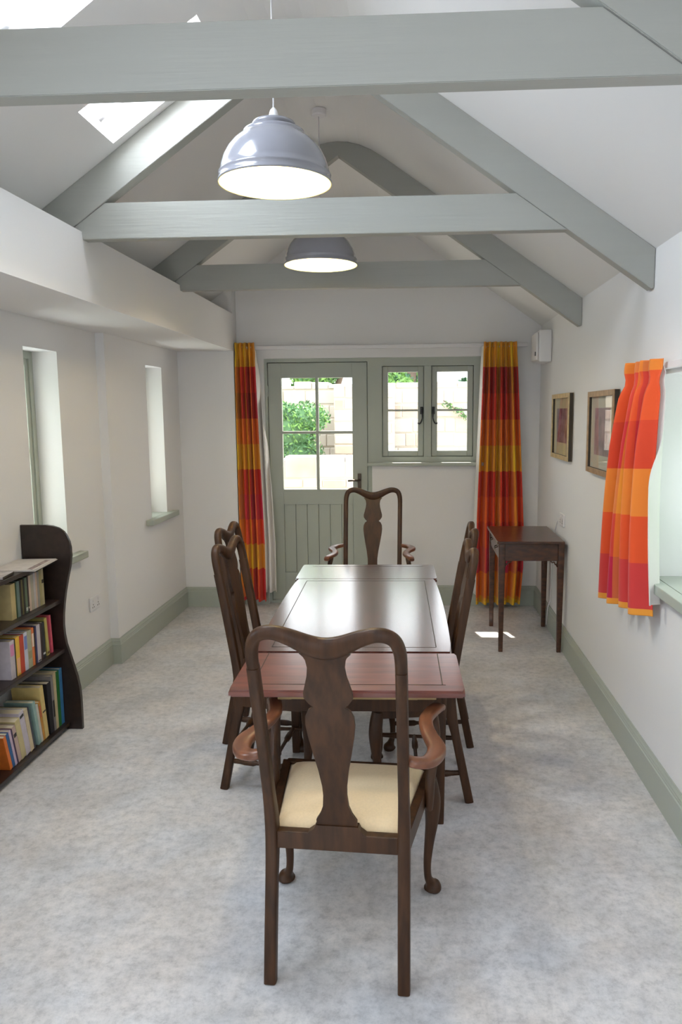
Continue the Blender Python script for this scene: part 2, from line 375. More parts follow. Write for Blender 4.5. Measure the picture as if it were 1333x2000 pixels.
# ------------------------------------------------------------------ slit windows on the left, window on the right
def slit(name, y0, y1, z0, z1, xw, xf, sy0, sy1):
    bm = B(); t = .04
    for (a, b, c, d) in ((y0, y0+t, z0, z1), (y1-t, y1, z0, z1), (y0+t, y1-t, z1-t, z1), (y0+t, y1-t, z0, z0+t)):
        box(bm, xf-.06, xf, a, b, c, d)
    f = struct(name, bm, M['sage'])
    bm = B(); t2 = .035
    for (a, b, c, d) in ((y0+t, y0+t+t2, z0+t, z1-t), (y1-t-t2, y1-t, z0+t, z1-t), (y0+t+t2, y1-t-t2, z1-t-t2, z1-t), (y0+t+t2, y1-t-t2, z0+t, z0+t+t2)):
        box(bm, xf-.045, xf-.008, a, b, c, d)
    box(bm, xf-.04, xf-.012, y0+t+t2, y1-t-t2, 1.392, 1.412, .001)
    link('casement', bm, M['sage'], f)
    boxo('glass_pane', (xf-.030, xf-.026, y0+t+t2, y1-t-t2, z0+t+t2, z1-t-t2), M['glass'], f)
    bm = B(); box(bm, xf-.06, xw+.002, y0+.0005, y1-.0005, z0+.0005, z0+.012); box(bm, xw+.001, xw+.055, sy0, sy1, z0-.028, z0+.012, .005)
    link('window_sill', bm, M['sage'], f)
slit('window_2', W1[0], W1[1], W1[2], W1[3], XN, -2.10, 3.64, 4.27)
slit('window_8', .45, 1.05, W1[2], W1[3], XN, -2.10, .35, 1.15)  # unseen window added to brighten the near beam and floor
slit('window_3', W2[0], W2[1], W2[2], W2[3], XF, -2.06, 5.235, 5.835)
bm = B(); xf = XR+.22
for (a, b, c, d) in ((WR[0], WR[0]+.06, WR[2], WR[3]), (WR[1]-.06, WR[1], WR[2], WR[3]), (WR[0]+.06, WR[1]-.06, WR[3]-.06, WR[3]), (WR[0]+.06, WR[1]-.06, WR[2], WR[2]+.06), (2.535, 2.595, WR[2]+.06, WR[3]-.06)):
    box(bm, xf, xf+.06, a+.001, b-.001, c+.001, d-.001, .003)
w4 = struct('window_4', bm, M['sage'])
for a, b in ((2.01, 2.535), (2.595, 3.12)): boxo('glass_pane', (xf+.028, xf+.032, a, b, WR[2]+.06, WR[3]-.06), M['glass'], w4)
bm = B(); box(bm, XR+.001, xf+.02, WR[0]+.002, WR[1]-.002, WR[2]+.001, WR[2]+.012); box(bm, XR-.05, XR-.001, WR[0]-.06, WR[1]+.045, WR[2]-.030, WR[2]+.012, .005)
link('window_sill', bm, M['sage'], w4)

# ------------------------------------------------------------------ roof trusses
def truss(y, label):
    t = thing('roof_truss', label, 'roof truss', (XC, y, 2.357), 0, 'painted roof trusses')
    off = Vector((XC, y, 2.357)); V = .172
    def lo(x): return ZA-V-SL*abs(x-XC)
    g = .001
    xr = [XC, XC+.06, XC+.13, XC+.2, XC+.27, .2, .6, XR-.002]
    top = [(x, cz(x)-g) for x in xr]
    pr = top+[(XR-.002, lo(XR)+.012), (XR-.012, lo(XR-.012)), (XC, lo(XC))]
    bm = B(); prism(bm, [(x-off.x, z-off.z) for x, z in pr], 'y', 0, .066, bev=.002)
    link('rafter', bm, M['beam'], t)
    zb = 2.392
    xb = XC-(ZA-V-zb)/SL; xt = XC-(ZA-zb)/SL
    xl = [XC, XC-.06, XC-.13, XC-.2, XC-.27, -1.0, -1.4]
    pl = [(x, cz(x)-g) for x in xl]+[(xt, zb), (xb, zb), (XC, lo(XC))]
    bm = B(); prism(bm, [(x-off.x, z-off.z) for x, z in pl], 'y', 0, .066, bev=.002)
    link('rafter', bm, M['beam'], t)
    z0, z1 = 2.357, 2.508
    def xlo(z): return (ZA-V-z)/SL
    pt = [(-1.443, z0), (XC+xlo(z0)-.001, z0), (XC+xlo(z1)-.001, z1), (XC-xlo(z1)+.001, z1), (XC-xlo(zb)+.001, zb), (-1.443, zb)]
    bm = B(); prism(bm, [(x-off.x, z-off.z) for x, z in pt], 'y', .006, .064, bev=.002)
    link('tie_beam', bm, M['beam'], t)
    return t
truss(1.870, 'nearest painted roof truss, its tie beam crossing the whole top of the view')
truss(3.345, 'middle painted roof truss, its tie beam passing just behind the nearer pendant lamp')
truss(4.740, 'farthest painted roof truss, its grey tie beam just behind the farther pendant lamp')

# ------------------------------------------------------------------ pendant lamps
def pendant(loc, ztop, label):
    t = thing('pendant_lamp', label, 'pendant lamp', loc, 0, 'grey dome pendant lamps')
    po = [(.200, 0), (.2015, .004), (.2005, .010), (.197, .014), (.1965, .030), (.198, .034), (.194, .038), (.190, .058), (.181, .090), (.166, .122), (.146, .150), (.124, .170), (.110, .181), (.1095, .186), (.108, .192), (.102, .197), (.092, .201), (.080, .203), (.0735, .205), (.0725, .210), (.076, .215), (.076, .222), (.072, .228), (.060, .232), (.045, .235), (.022, .237), (.014, .238)]
    po = [(r, z*.90) for r, z in po]
    pi_ = [(r-.003, z-.002) for r, z in po[::-1] if z > .03]+[(.194, .012), (.196, .001)]
    bm = B(); lathe(bm, po, mi=0, segs=64); lathe(bm, [po[-1]]+pi_+[(.200, 0)], mi=1, segs=64)
    bmesh.ops.remove_doubles(bm, verts=bm.verts, dist=1e-5)
    me = D.meshes.new('lamp_shade'); bm.normal_update(); bm.to_mesh(me); bm.free()
    for m in (M['lampout'], M['lampin']): me.materials.append(m)
    for p in me.polygons: p.use_smooth = True
    s = D.objects.new('lamp_shade', me); COL.objects.link(s); s.parent = t
    bm = B(); lathe(bm, [(.026, .209), (.025, .215), (.018, .220), (.016, .234), (.012, .246), (.007, .252), (.004, .255)], segs=24, close=True); link('lamp_holder', bm, M['upvc'], t, smooth=True, auto=50)
    bm = B(); lathe(bm, [(.013, .208), (.013, .20), (.018, .185), (.029, .160), (.032, .140), (.027, .120), (.014, .109), (.002, .106)], segs=24, close=True); link('bulb', bm, M['bulb'], t, smooth=True)
    zt = ztop-loc[2]
    bm = B(); tube(bm, [(0, 0, .252), (0, 0, zt*.5), (0, 0, zt-.03)], .003, 8, up=(0, 1, 0)); link('cord', bm, M['flex'], t, smooth=True)
    bm = B(); lathe(bm, [(.004, zt-.036), (.034, zt-.034), (.040, zt-.028), (.041, zt-.002)], segs=32, close=True); link('ceiling_rose', bm, M['flex'], t, smooth=True, auto=40)
    l = D.lights.new('pendant_light', 'POINT'); l.energy = 15; l.color = (1, .87, .64); l.shadow_soft_size = .03
    o = D.objects.new('pendant_light', l); COL.objects.link(o); o.location = (loc[0], loc[1], loc[2]+.085)
pendant((-.490, 2.78, 2.402), cz(-.49), 'near pendant lamp with glossy lilac-grey dome shade, in front of the middle tie beam')
pendant((-.508, 4.25, 2.397), cz(-.508), 'farther grey dome pendant lamp hanging just below and behind the middle tie beam')

# ------------------------------------------------------------------ curtains
CC = {'Y': (.78, .46, .015), 'O': (.80, .21, .012), 'R': (.62, .028, .012), 'D': (.36, .010, .010), 'M': (.55, .008, .055), 'T': (.80, .085, .012), 'A': (.86, .33, .03)}
CM = {}
def cmat(r, c):
    k = r+c
    if k not in CM:
        a, b = CC[r], CC[c]; col = tuple(.58*x+.42*y for x, y in zip(a, b))
        CM[k] = mat('curtain_check_'+k, col, .8, sheen=.15, bump=.03, bscale=200)
    return CM[k]
def curtain(name, label, P, rows, cols, rowh, hemrow, folds, L0, L1, depth, phase=0, first=None, hem='Y', lining=None, topd=.034):
    """P(a, t) -> base point on the rail line at across a in 0..1 and drop t in 0..1, with unit normal; L0/L1 top and bottom z"""
    t = thing(name, label, 'curtain', P(.5, 1)[0])
    org = Vector(P(.5, 1)[0])
    H = L0-L1; hs = [0]; acc = first if first else rowh; i = 0
    hs.append(acc)
    while acc+rowh < H-.055: acc += rowh; hs.append(acc)
    if H-.03-acc > .02: hs.append(H-.03)
    hs.append(H)
    sub = 8; vlist = []
    for a, b in zip(hs[:-1], hs[1:]):
        for k in range(sub): vlist.append((a+(b-a)*k/sub, len(vlist)//sub))
    vlist.append((H, len(hs)-2))
    nc = len(cols); nu = nc*14
    def pos(u, d, off=0, wide=0):
        tt = d/H; base, nrm = P(u, tt); base = Vector(base); nrm = Vector(nrm)
        g = min(1, max(0, (d-.02)/.10)); pin = math.exp(-((d-.085)/.035)**2)
        amp = (topd+(depth-topd)*min(1, d/.35))*(1-.55*pin)
        ph = 2*pi*folds*u+phase+.5*sin(3.1*u*pi+2*tt)
        wv = math.tanh(1.6*sin(ph))*.9+.30*sin(.53*ph+1.3+1.5*tt)
        return base+nrm*(amp*wv*.8+off)-org
    bm = B(); mats = []; grid = [[bm.verts.new(pos(i/nu, d)) for i in range(nu+1)] for d, _ in vlist]
    for j in range(len(vlist)-1):
        r = rows[min(vlist[j][1], len(rows)-1)]
        last = vlist[j][1] == len(hs)-2
        for i in range(nu):
            c = cols[i//14]; m = cmat(hem if last else r, hem if last else c)
            if m not in mats: mats.append(m)
            bm.faces.new((grid[j][i], grid[j][i+1], grid[j+1][i+1], grid[j+1][i])).material_index = mats.index(m)
    o = link('curtain_panel', bm, mats, t, smooth=True)
    sd = o.modifiers.new('thickness', 'SOLIDIFY'); sd.thickness = .0025
    if lining:
        u0, u1, off, lo_ = lining
        bm = B(); n = 60; m = 40
        g = [[bm.verts.new(pos(u0+(lerp(1.0, u1, min(1, 1.8*j/m))-u0)*i/n, .03+(H-lo_-.03)*j/m, off*(1 if j else .3))) for i in range(n+1)] for j in range(m+1)]
        for j in range(m):
            for i in range(n): bm.faces.new((g[j][i], g[j][i+1], g[j+1][i+1], g[j+1][i]))
        q = link('lining', bm, M['lining'], t, smooth=True); q['label'] = 'plain white lining behind the checked cloth'
        s2 = q.modifiers.new('thickness', 'SOLIDIFY'); s2.thickness = .0015
    return t
def lerp(a, b, t): return a+(b-a)*t
def PL(u, t):   # left of the door
    x0 = lerp(-1.436, -1.436, t); x1 = lerp(-1.277, -1.232, min(1, t*1.3)); return ((lerp(x0, x1, u), 6.135, lerp(2.163, .045, t)), (0, -1, 0))
curtain('curtain', 'full-length red, orange and yellow checked curtain left of the garden door', PL, 'YRDOYRMTYRR', 'YORYDORM', .2065, 0, 4.3, 2.163, .045, .052, .4, lining=(.25, 1.42, -.020, .075), first=.19, hem='R')
def PR(u, t):   # right of the window
    x0 = lerp(.548, .505, min(1, t*1.5)); x1 = lerp(.805, .885, min(1, t*1.4)) - (.0 if t < .85 else (t-.85)*.15)
    return ((lerp(x0, x1, u), 6.130, lerp(2.146, .035, t)), (0, -1, 0))
curtain('curtain', 'full-length red and yellow checked curtain between the back window and the right corner', PR, 'YDROYRTRMOY', 'RODRYRDOYR', .2065, 0, 6.3, 2.146, .035, .060, 0, first=.195, lining=(-.05, 1.0, -.018, .075))
def PS(u, t):   # on the side wall window, u=0 far edge .. 1 near edge
    y0 = lerp(3.33, 3.66, t**1.15); y1 = lerp(3.035, 3.075, t)
    zb = lerp(.70, .765, u)
    return ((.925-.02*sin(pi*t)+.02*u, lerp(y0, y1, u), lerp(1.80, zb, t)), (-1, 0, 0))
curtain('curtain', 'short red, orange and yellow checked curtain at the side window on the right wall', PS, 'ATRATMM', 'TDMATMDT', .205, 0, 3.6, 1.80, .70, .055, 1.0, first=.045, hem='A', lining=(.55, 1.13, -.020, .06))
# curtain tracks
for nm, dims, lab in (('curtain_rail', (-1.43, .90, YB-.030, YB-.004, 2.112, 2.142), 'long white curtain track above the garden door and back window'),
                      ('curtain_rail', (XR-.030, XR-.004, 1.80, 3.30, 1.762, 1.790), 'white curtain track above the side window on the right wall')):
    t = thing(nm, lab, 'curtain rail', ((dims[0]+dims[1])/2, (dims[2]+dims[3])/2, dims[4]))
    c = t.location
    boxo('track', (dims[0]-c[0], dims[1]-c[0], dims[2]-c[1], dims[3]-c[1], 0, dims[5]-dims[4]), M['upvc'], t, bev=.003)
    for k in range(5):
        f = (k+.5)/5
        if nm and dims[1]-dims[0] > 1: boxo('bracket', (lerp(dims[0], dims[1], f)-.01-c[0], lerp(dims[0], dims[1], f)+.01-c[0], dims[3]-c[1], YB-.001-c[1], .002, .026), M['upvc'], t)
        else: boxo('bracket', (dims[1]-c[0], XR-.001-c[0], lerp(dims[2], dims[3], f)-.01-c[1], lerp(dims[2], dims[3], f)+.01-c[1], .002, .026), M['upvc'], t)

# ------------------------------------------------------------------ dining table
TW = .352
tt_ = thing('dining_table', 'dark mahogany draw-leaf dining table with both end leaves pulled out', 'table', (-.233, 3.22, 0), radians(1.4))
def top_outline(y0, y1, hw, bulge, rc):
    pts = []; n = 12
    for s, ys_ in ((1, (y0, y1)), (-1, (y1, y0))):
        for k in range(n+1):
            f = k/n; y = lerp(ys_[0], ys_[1], f); inset = 0
            d = min(f, 1-f)*abs(y1-y0)
            if d < rc: inset = rc-sqrt(max(0, rc*rc-(rc-d)**2))
            pts.append((s*(hw+bulge*4*f*(1-f)-inset), y))
    return pts
def board(name, y0, y1, hw, bulge, z0, z1, m, rc=.0):
    bm = B(); prism(bm, top_outline(y0, y1, hw, bulge, rc), 'z', z0, z1, bev=.006)
    return link(name, bm, m, tt_, smooth=True, auto=35)
board('tabletop', -.605, .603, .352, .012, .728, .752, M['table_wood'])
lf = board('draw_leaf', -.985, -.609, .366, 0, .727, .750, M['leaf_wood']); lf['label'] = 'redder near draw leaf pulled out towards the near armchair'
board('draw_leaf', .607, .980, .366, 0, .727, .750, M['table_wood'])
bm = B()
for y0, y1, s in ((-.985, -.609, -1), (.607, .980, 1)):
    a, b = (y0+.055, y0+.058) if s < 0 else (y1-.058, y1-.055)
    box(bm, -.31, .31, a, b, .7498, .7506)
for x in (-.30, .30): box(bm, x-.0015, x+.0015, -.928, -.612, .7498, .7506); box(bm, x-.0015, x+.0015, -.55, .55, .7518, .7525)
for y in (-.55, .55): box(bm, -.30, .30, y-.0015, y+.0015, .7518, .7525)
link('inlay_line', bm, M['darkside'], tt_)
bm = B()
box(bm, -.30, .30, -.46, -.435, .47, .726, .002); box(bm, -.30, .30, .405, .43, .47, .726, .002)
box(bm, -.325, -.30, -.46, .43, .47, .726, .002); box(bm, .30, .325, -.46, .43, .47, .726, .002)
link('apron', bm, M['dark_wood'], tt_)
for x in (-.20, .20):
    for s in (-1, 1): 
        bm = B(); box(bm, x-.022, x+.022, min(s*.30, s*.93), max(s*.30, s*.93), .700, .724, .002); link('leaf_runner', bm, M['rail_wood'], tt_)
boxo('leaf_cleat', (-.22, .28, -.945, -.905, .707, .7265), M['rail_wood'], tt_, bev=.002)
for sx in (-1, 1):
    for sy in (-1, 1):
        bm = B(); sweep(bm, [(sx*.322, -.42 if sy < 0 else .205+sx*.008, z, a*.9, a*.9) for z, a in ((.001, .019), (.03, .020), (.30, .024), (.55, .029), (.56, .031), (.725, .031))], (0, 1, 0), 16, 6)
        link('leg', bm, M['dark_wood'], tt_, smooth=True, auto=40)

# ------------------------------------------------------------------ chairs
def make_chair(arm, label, group):
    """origin between the back feet, chair faces +y"""
    t = thing('armchair' if arm else 'dining_chair', label, 'chair', (0, 0, 0), 0, group)
    wb = .187 if arm else .168; wf = .250 if arm else .215; dep = .475 if arm else .40
    wt = .191 if arm else .166; zt = .985; Z = 1.0 if arm else .985
    wd = M['dark_wood']
    def yb(z):   # back rake: feet kick back, straight at the seat, leaning back above
        if z < .42: return .0+.055*(z/.42)**1.1 if arm else .0+.085*(z/.42)
        q = (z-.42)/.6; return (.055 if arm else .085)-q**1.15*(.165 if arm else .098)
    # back legs running up into the stiles
    for s in (-1, 1):
        L = []
        for z in (.0, .1, .2, .3, .38, .45, .55, .66, .78, .88, .94):
            w = lerp(wb, wt, max(0, (z-.4)/.5)) if z > .4 else wb+.003*(1-z/.4)
            a = .0175 if z < .5 else .0155; b = .018+(.006 if .33 < z < .47 else 0)
            L.append((s*w, yb(z), z+.0005 if z == 0 else z, a, b))
        bm = B(); sweep(bm, sp(L, 3), (0, 1, 0), 16, 5 if arm else 5)
        link('back_leg', bm, wd, t, smooth=True, auto=40)
    # crest rail: yoke shape carried down onto both stiles
    c = []
    H1, HD = 1.040, 1.000
    half = [(1.0, .935, .0155, .0165), (1.0, .965, .0160, .0165), (.985, .995, .0165, .0165), (.93, 1.022, .0170, .0165), (.82, 1.036, .0175, .0165), (.66, 1.038, .0185, .0165), (.46, 1.026, .021, .0165), (.25, 1.008, .025, .0165), (.10, .999, .027, .0165), (0, .997, .0275, .0165)]
    for f, z, a, b in half: c.append((-f*wt, yb(z)-.0, z, a, b))
    for f, z, a, b in half[-2::-1]: c.append((f*wt, yb(z), z, a, b))
    bm = B(); sweep(bm, sp(c, 4), (0, 1, 0), 16, 2.8); link('crest_rail', bm, wd, t, smooth=True, auto=60)
    # vase splat
    prof = [(.447, .057), (.470, .057), (.478, .052), (.492, .044), (.515, .036), (.55, .033), (.58, .034), (.63, .041), (.69, .053), (.74, .062), (.775, .066), (.80, .064), (.818, .056), (.825, .047), (.829, .041), (.833, .046), (.838, .052), (.855, .064), (.87, .0645), (.89, .059), (.92, .051), (.945, .048), (.965, .051), (.975, .056), (.985, .066)]
    if not arm: prof = [(z, w*.80) for z, w in prof]
    bm = B(); rows = []
    for z, w in prof:
        y = yb(z)-.004-.012*sin((z-.45)/.55*pi*2)*0
        rows.append([bm.verts.new(p) for p in ((-w, y-.006, z), (w, y-.006, z), (w, y+.006, z), (-w, y+.006, z))])
    for a, b in zip(rows[:-1], rows[1:]):
        for k in range(4): bm.faces.new((a[k], a[(k+1) % 4], b[(k+1) % 4], b[k]))
    bm.faces.new(rows[0]); bm.faces.new(rows[-1][::-1]); link('splat', bm, wd, t, smooth=True, auto=25)
    # seat frame with shoe
    ys, ye = yb(.40), dep
    bm = B()
    box(bm, -wb+.015, wb-.015, ys-.016, ys+.012, .378, .428, .003)
    prism(bm, [(-.085, .426), (.085, .426), (.066, .440), (.060, .452), (-.060, .452), (-.066, .440)], 'y', ys-.016, ys+.010)
    for s in (-1, 1):
        pts = [(s*(wb-.012), ys), (s*(wb+.014), ys), (s*(wf+.004), ye-.01), (s*(wf-.022), ye-.01)]
        prism(bm, pts if s > 0 else pts[::-1], 'z', .375, .435, bev=.002)
    box(bm, -wf+.01, wf-.01, ye-.026, ye, .375, .435, .004)
    link('seat_frame', bm, wd, t)
    # drop-in seat
    bm = B(); n = 20; g = []
    for j in range(n+1):
        row = []
        for i in range(n+1):
            u = 2*i/n-1; v = 2*j/n-1; y = lerp(ys+.014, ye-.028, (v+1)/2); hw = lerp(wb-.006, wf-.026, (v+1)/2)
            e1 = (1-abs(u)**7)*(1-abs(v)**7); z = .425+.032*e1**.5+.006*(1-u*u)*(1-v*v)
            row.append(bm.verts.new((u*hw, y, z)))
        g.append(row)
    for j in range(n):
        for i in range(n): bm.faces.new((g[j][i], g[j][i+1], g[j+1][i+1], g[j+1][i]))
    bo = [v for v in [*g[0], *[r[-1] for r in g[1:]], *g[-1][-2::-1], *[r[0] for r in g[-2:0:-1]]]]
    lo_ = [bm.verts.new((v.co.x, v.co.y, .415)) for v in bo]
    for k in range(len(bo)): bm.faces.new((bo[k], bo[(k+1) % len(bo)], lo_[(k+1) % len(bo)], lo_[k]))
    bm.faces.new(lo_); link('seat', bm, M['seat'], t, smooth=True, auto=60)
    # cabriole front legs
    for s in (-1, 1):
        x0, y0 = s*(wf-.012), ye-.024
        L = [(0, 0, .40, .024, .024), (.006, .006, .36, .027, .027), (.012, .010, .31, .027, .027), (.010, .008, .25, .022, .022), (.002, .002, .18, .0165, .0165), (-.004, -.004, .11, .013, .013), (-.002, -.003, .06, .0125, .0125), (.006, .005, .035, .016, .016), (.012, .010, .020, .027, .027), (.013, .011, .010, .029, .029), (.012, .010, .0005, .021, .021)]
        bm = B(); sweep(bm, sp([(x0+s*a, y0+b, z, c1, c2) for a, b, z, c1, c2 in L], 4), (0, 1, 0), 16, 2.3)
        bmesh.ops.translate(bm, verts=bm.verts, vec=(0, 0, 0))
        link('front_leg', bm, wd, t, smooth=True, auto=60)
    if arm:
        for s in (-1, 1):
            A = [(.198, .005, .668, .015, .012), (.222, .000, .664, .018, .013), (.254, .016, .660, .023, .013), (.272, .060, .659, .026, .013), (.273, .110, .660, .026, .0125), (.255, .170, .661, .023, .012), (.240, .235, .662, .0215, .012), (.236, .300, .662, .0215, .012), (.252, .365, .661, .023, .012), (.268, .410, .657, .022, .012), (.276, .432, .648, .017, .010)]
            bm = B(); sweep(bm, sp([(s*x, y, z, a, b) for x, y, z, a, b in A], 4), (0, 0, 1), 16, 3.2)
            ar = link('arm', bm, M['arm_wood'], t, smooth=True, auto=50)
            S = [(.250, .385, .652, .016, .014), (.258, .40, .61, .0145, .015), (.262, .385, .56, .0145, .017), (.256, .350, .51, .0150, .020), (.248, .320, .46, .0155, .022), (.246, .310, .40, .0140, .021), (.246, .308, .372, .010, .018)]
            bm = B(); sweep(bm, sp([(s*x, y, z, a, b) for x, y, z, a, b in S], 4), (0, 1, 0), 16, 3)
            link('arm_support', bm, wd, t, smooth=True, auto=50)
    else:
        zs = .125
        def turned(p, q):
            p, q = Vector(p), Vector(q); bm = B()
            prof = [(0, .010), (.12, .011), (.18, .014), (.30, .014), (.34, .009), (.42, .008), (.58, .008), (.66, .009), (.70, .014), (.82, .014), (.88, .011), (1, .010)]
            sweep(bm, [(*p.lerp(q, f), r, r) for f, r in prof], (0, 0, 1) if abs((q-p).z) < .5 else (0, 1, 0), 10)
            link('stretcher', bm, wd, t, smooth=True, auto=50)
        for s in (-1, 1): turned((s*wb, yb(zs)+.01, zs), (s*(wf-.014), ye-.03, zs))
        xm = lerp(wb, wf-.014, .55); ym = lerp(yb(zs), ye-.03, .55); turned((-xm, ym, zs), (xm, ym, zs)); turned((-wb, yb(.19), .19), (wb, yb(.19), .19))
    return t
ac = make_chair(True, 'dark wood armchair in the foreground, its back to the viewer at the near table end', 'yoke-backed armchairs at the table ends')
ac.scale = (1, 1, 1.018); ac.location = (-.217, 1.930, 0); ac.rotation_euler = (0, 0, radians(-3.6))
ac2 = copy_tree(ac); ac2['label'] = 'dark wood armchair at the far table end, facing the viewer by the garden door'
ac2.location = (-.290, 5.22, 0); ac2.rotation_euler = (0, 0, radians(180))
dc = make_chair(False, 'dark dining chair on the left side of the table, nearer of the two there', 'dining chairs along the table sides')
dc.location = (-.800, 3.215, 0); dc.rotation_euler = (0, 0, radians(-95))
for loc, rz, lab in (((-.910, 3.66, 0), -93, 'dark dining chair on the left side of the table, farther one by the checked curtain'),
                     ((.222, 3.145, 0), 92, 'dark dining chair on the right side of the table, nearer of the two there'),
                     ((.270, 3.665, 0), 90, 'dark dining chair on the right side of the table, farther one near the side table')):
    c = copy_tree(dc); c['label'] = lab; c.location = loc; c.rotation_euler = (0, 0, radians(rz))

# ------------------------------------------------------------------ side table
st = thing('side_table', 'small dark square-legged side table against the right wall below the pictures', 'side table', (.773, 5.285, 0))
boxo('tabletop', (-.228, .212, -.345, .345, .738, .756), M['side_wood'], st, bev=.004)
bm = B(); box(bm, -.195, .195, -.318, -.300, .622, .737, .001); box(bm, -.195, .195, .300, .318, .622, .737, .001); box(bm, .178, .196, -.30, .30, .622, .737, .001)
box(bm, -.205, -.188, -.30, .30, .622, .640, .001)
link('apron', bm, M['side_wood'], st)
dr = boxo('drawer', (-.207, -.180, -.285, .285, .643, .735), M['side_wood'], st, bev=.002)
for y in (-.16, .16):
    bm = B(); tube(bm, [(-.207, y-.03, .695), (-.222, y-.03, .690), (-.224, y, .676), (-.222, y+.03, .690), (-.207, y+.03, .695)], .0035, 8); link('drawer_handle', bm, M['bronze'], dr, smooth=True)
for sx in (-1, 1):
    for sy in (-1, 1):
        bm = B(); sweep(bm, [(sx*.193, sy*.308, z, a, a) for z, a in ((.001, .014), (.02, .0145), (.35, .0185), (.60, .021), (.737, .021))], (0, 1, 0), 16, 8)
        lg = link('leg', bm, M['side_wood'], st, smooth=True, auto=40)
        bm = B(); x = sx*.172; pts = [(x, 0, .622), (x-sx*.004, 0, .600), (x-sx*.016, 0, .600), (x-sx*.020, 0, .612), (x-sx*.034, 0, .610), (x-sx*.045, 0, .621)]
        tube(bm, smooth_path([(p[0], sy*.308, p[2]) for p in pts], 4), .004, 8, up=(0, 1, 0)); tube(bm, smooth_path([(x, sy*.308, .580), (x-sx*.006, sy*.308, .592), (x-sx*.016, sy*.308, .600)], 4), .004, 8, up=(0, 1, 0))
        link('corner_bracket', bm, M['side_wood'], st, smooth=True)

# ------------------------------------------------------------------ pictures, heater box, sockets
def picture(yc, zc, w, h, fm, mm, pm, label, mw):
    t = thing('framed_picture', label, 'picture', (XR-.001, yc, zc-h/2), 0, 'framed pictures on the right wall')
    f = .030; T0, T1 = -.032, -.003
    bm = B()
    for (a, b, c, d) in ((-w/2, -w/2+f, 0, h), (w/2-f, w/2, 0, h), (-w/2+f, w/2-f, h-f, h), (-w/2+f, w/2-f, 0, f)): box(bm, T0+.004, T1, a, b, c, d, .001, mi=1); box(bm, T0, T0+.0045, a, b, c, d, .002)
    link('frame', bm, [fm, M['darkside']], t)
    boxo('mount', (-.014, -.010, -w/2+f, w/2-f, f, h-f), mm, t)
    boxo('print', (-.0152, -.0142, -w/2+mw, w/2-mw, mw*.85, h-mw*.75), pm, t)
    boxo('glass', (-.020, -.018, -w/2+f, w/2-f, f, h-f), M['glass'], t)
    return t
picture(5.205, 1.498, .60, .437, M['gilt'], M['mount'], M['print1'], 'gold-framed dark purplish picture, the one nearer the corner on the right wall', .13)
picture(4.10, 1.484, .565, .445, M['gilt2'], M['mount2'], M['print2'], 'brown-gilt framed pale picture on the right wall, the one nearer the checked curtain', .12)
hb = thing('heater_control_box', 'white wall-mounted box unit high in the right corner above the side table', 'wall box', (XR-.001, 5.86, 1.962))
bm = B(); box(bm, -.095, 0, -.14, .14, 0, .232, .012, seg=3); link('casing', bm, M['upvc'], hb, smooth=True, auto=40)
bm = B(); box(bm, -.112, -.095, -.125, .125, .015, .215, .010, seg=3); link('front_cover', bm, M['upvc'], hb, smooth=True, auto=40)
bm = B(); box(bm, -.118, -.111, -.110, -.085, .045, .075, .003); link('button', bm, mat('grey_button', (.12, .12, .12), .5), hb)
def socket(x, y, z, s, label, hz=.086, wy=.146):
    t = thing('wall_socket', label, 'wall socket', (x, y, z), 0)
    boxo('face_plate', (min(0, s*.010), max(0, s*.010), -wy/2, wy/2, -hz/2, hz/2), M['upvc'], t, bev=.003)
    for k in (-1, 1):
        bm = B(); box(bm, min(s*.0100, s*.0125), max(s*.0100, s*.0125), k*.036-.006, k*.036+.006, .012, .028, .001)
        link('switch', bm, M['upvc'], t)
        bm = B()
        for dy, dz in ((0, -.004), (-.011, -.020), (.011, -.020)): box(bm, min(s*.0098, s*.0104), max(s*.0098, s*.0104), k*.036+dy-.003, k*.036+dy+.003, dz-.004, dz+.004)
        link('pin_holes', bm, M['darkside'], t)
socket(XN+.0005, 4.43, .458, 1, 'white double wall socket low on the left wall beside the bookcase')
socket(XR-.0005, 5.17, .868, -1, 'white double wall socket on the right wall just above the side table')
bm = B(); tube(bm, smooth_path([(XR-.012, 5.30, .84), (XR-.010, 5.42, .72), (XR-.012, 5.475, .62), (XR-.010, 5.49, .40), (XR-.010, 5.50, .24), (XR-.024, 5.515, .170), (XR-.026, 5.53, .10), (XR-.025, 5.56, .02)], 5), .004, 8, up=(0, 1, 0))
tag(link('cable', bm, M['flex'], None, smooth=True), 'thin pale cable hanging down the wall behind the side table', 'cable')

# ------------------------------------------------------------------ bookcase and books
bc = thing('bookcase', 'low near-black open bookcase with a wavy-edged side panel against the left wall', 'bookcase', (XN+.002, 3.2, 0))
prof = [(0, 1.059), (.131, 1.059), (.165, 1.054), (.196, 1.044), (.220, 1.027), (.236, 1.003), (.247, .975), (.252, .945), (.2515, .905), (.243, .85), (.228, .79), (.212, .72), (.201, .655), (.194, .60), (.191, .549), (.193, .50), (.200, .45), (.214, .40), (.230, .34), (.246, .28), (.256, .22), (.259, .17), (.259, .08), (.259, .001), (0, .001)]
for y0, y1 in ((-.50, -.478), (.418, .440)):
    bm = B(); prism(bm, prof, 'x' if False else 'y', y0, y1, bev=.003); link('side_panel', bm, M['case_wood'], bc, smooth=True, auto=30)
for zt_, d in ((.887, .17), (.682, .185), (.427, .19), (.040, .195)):
    boxo('shelf', (0.002, d, -.478, .418, zt_-.020, zt_), M['case_wood'], bc, bev=.003)
SX = XN+.002
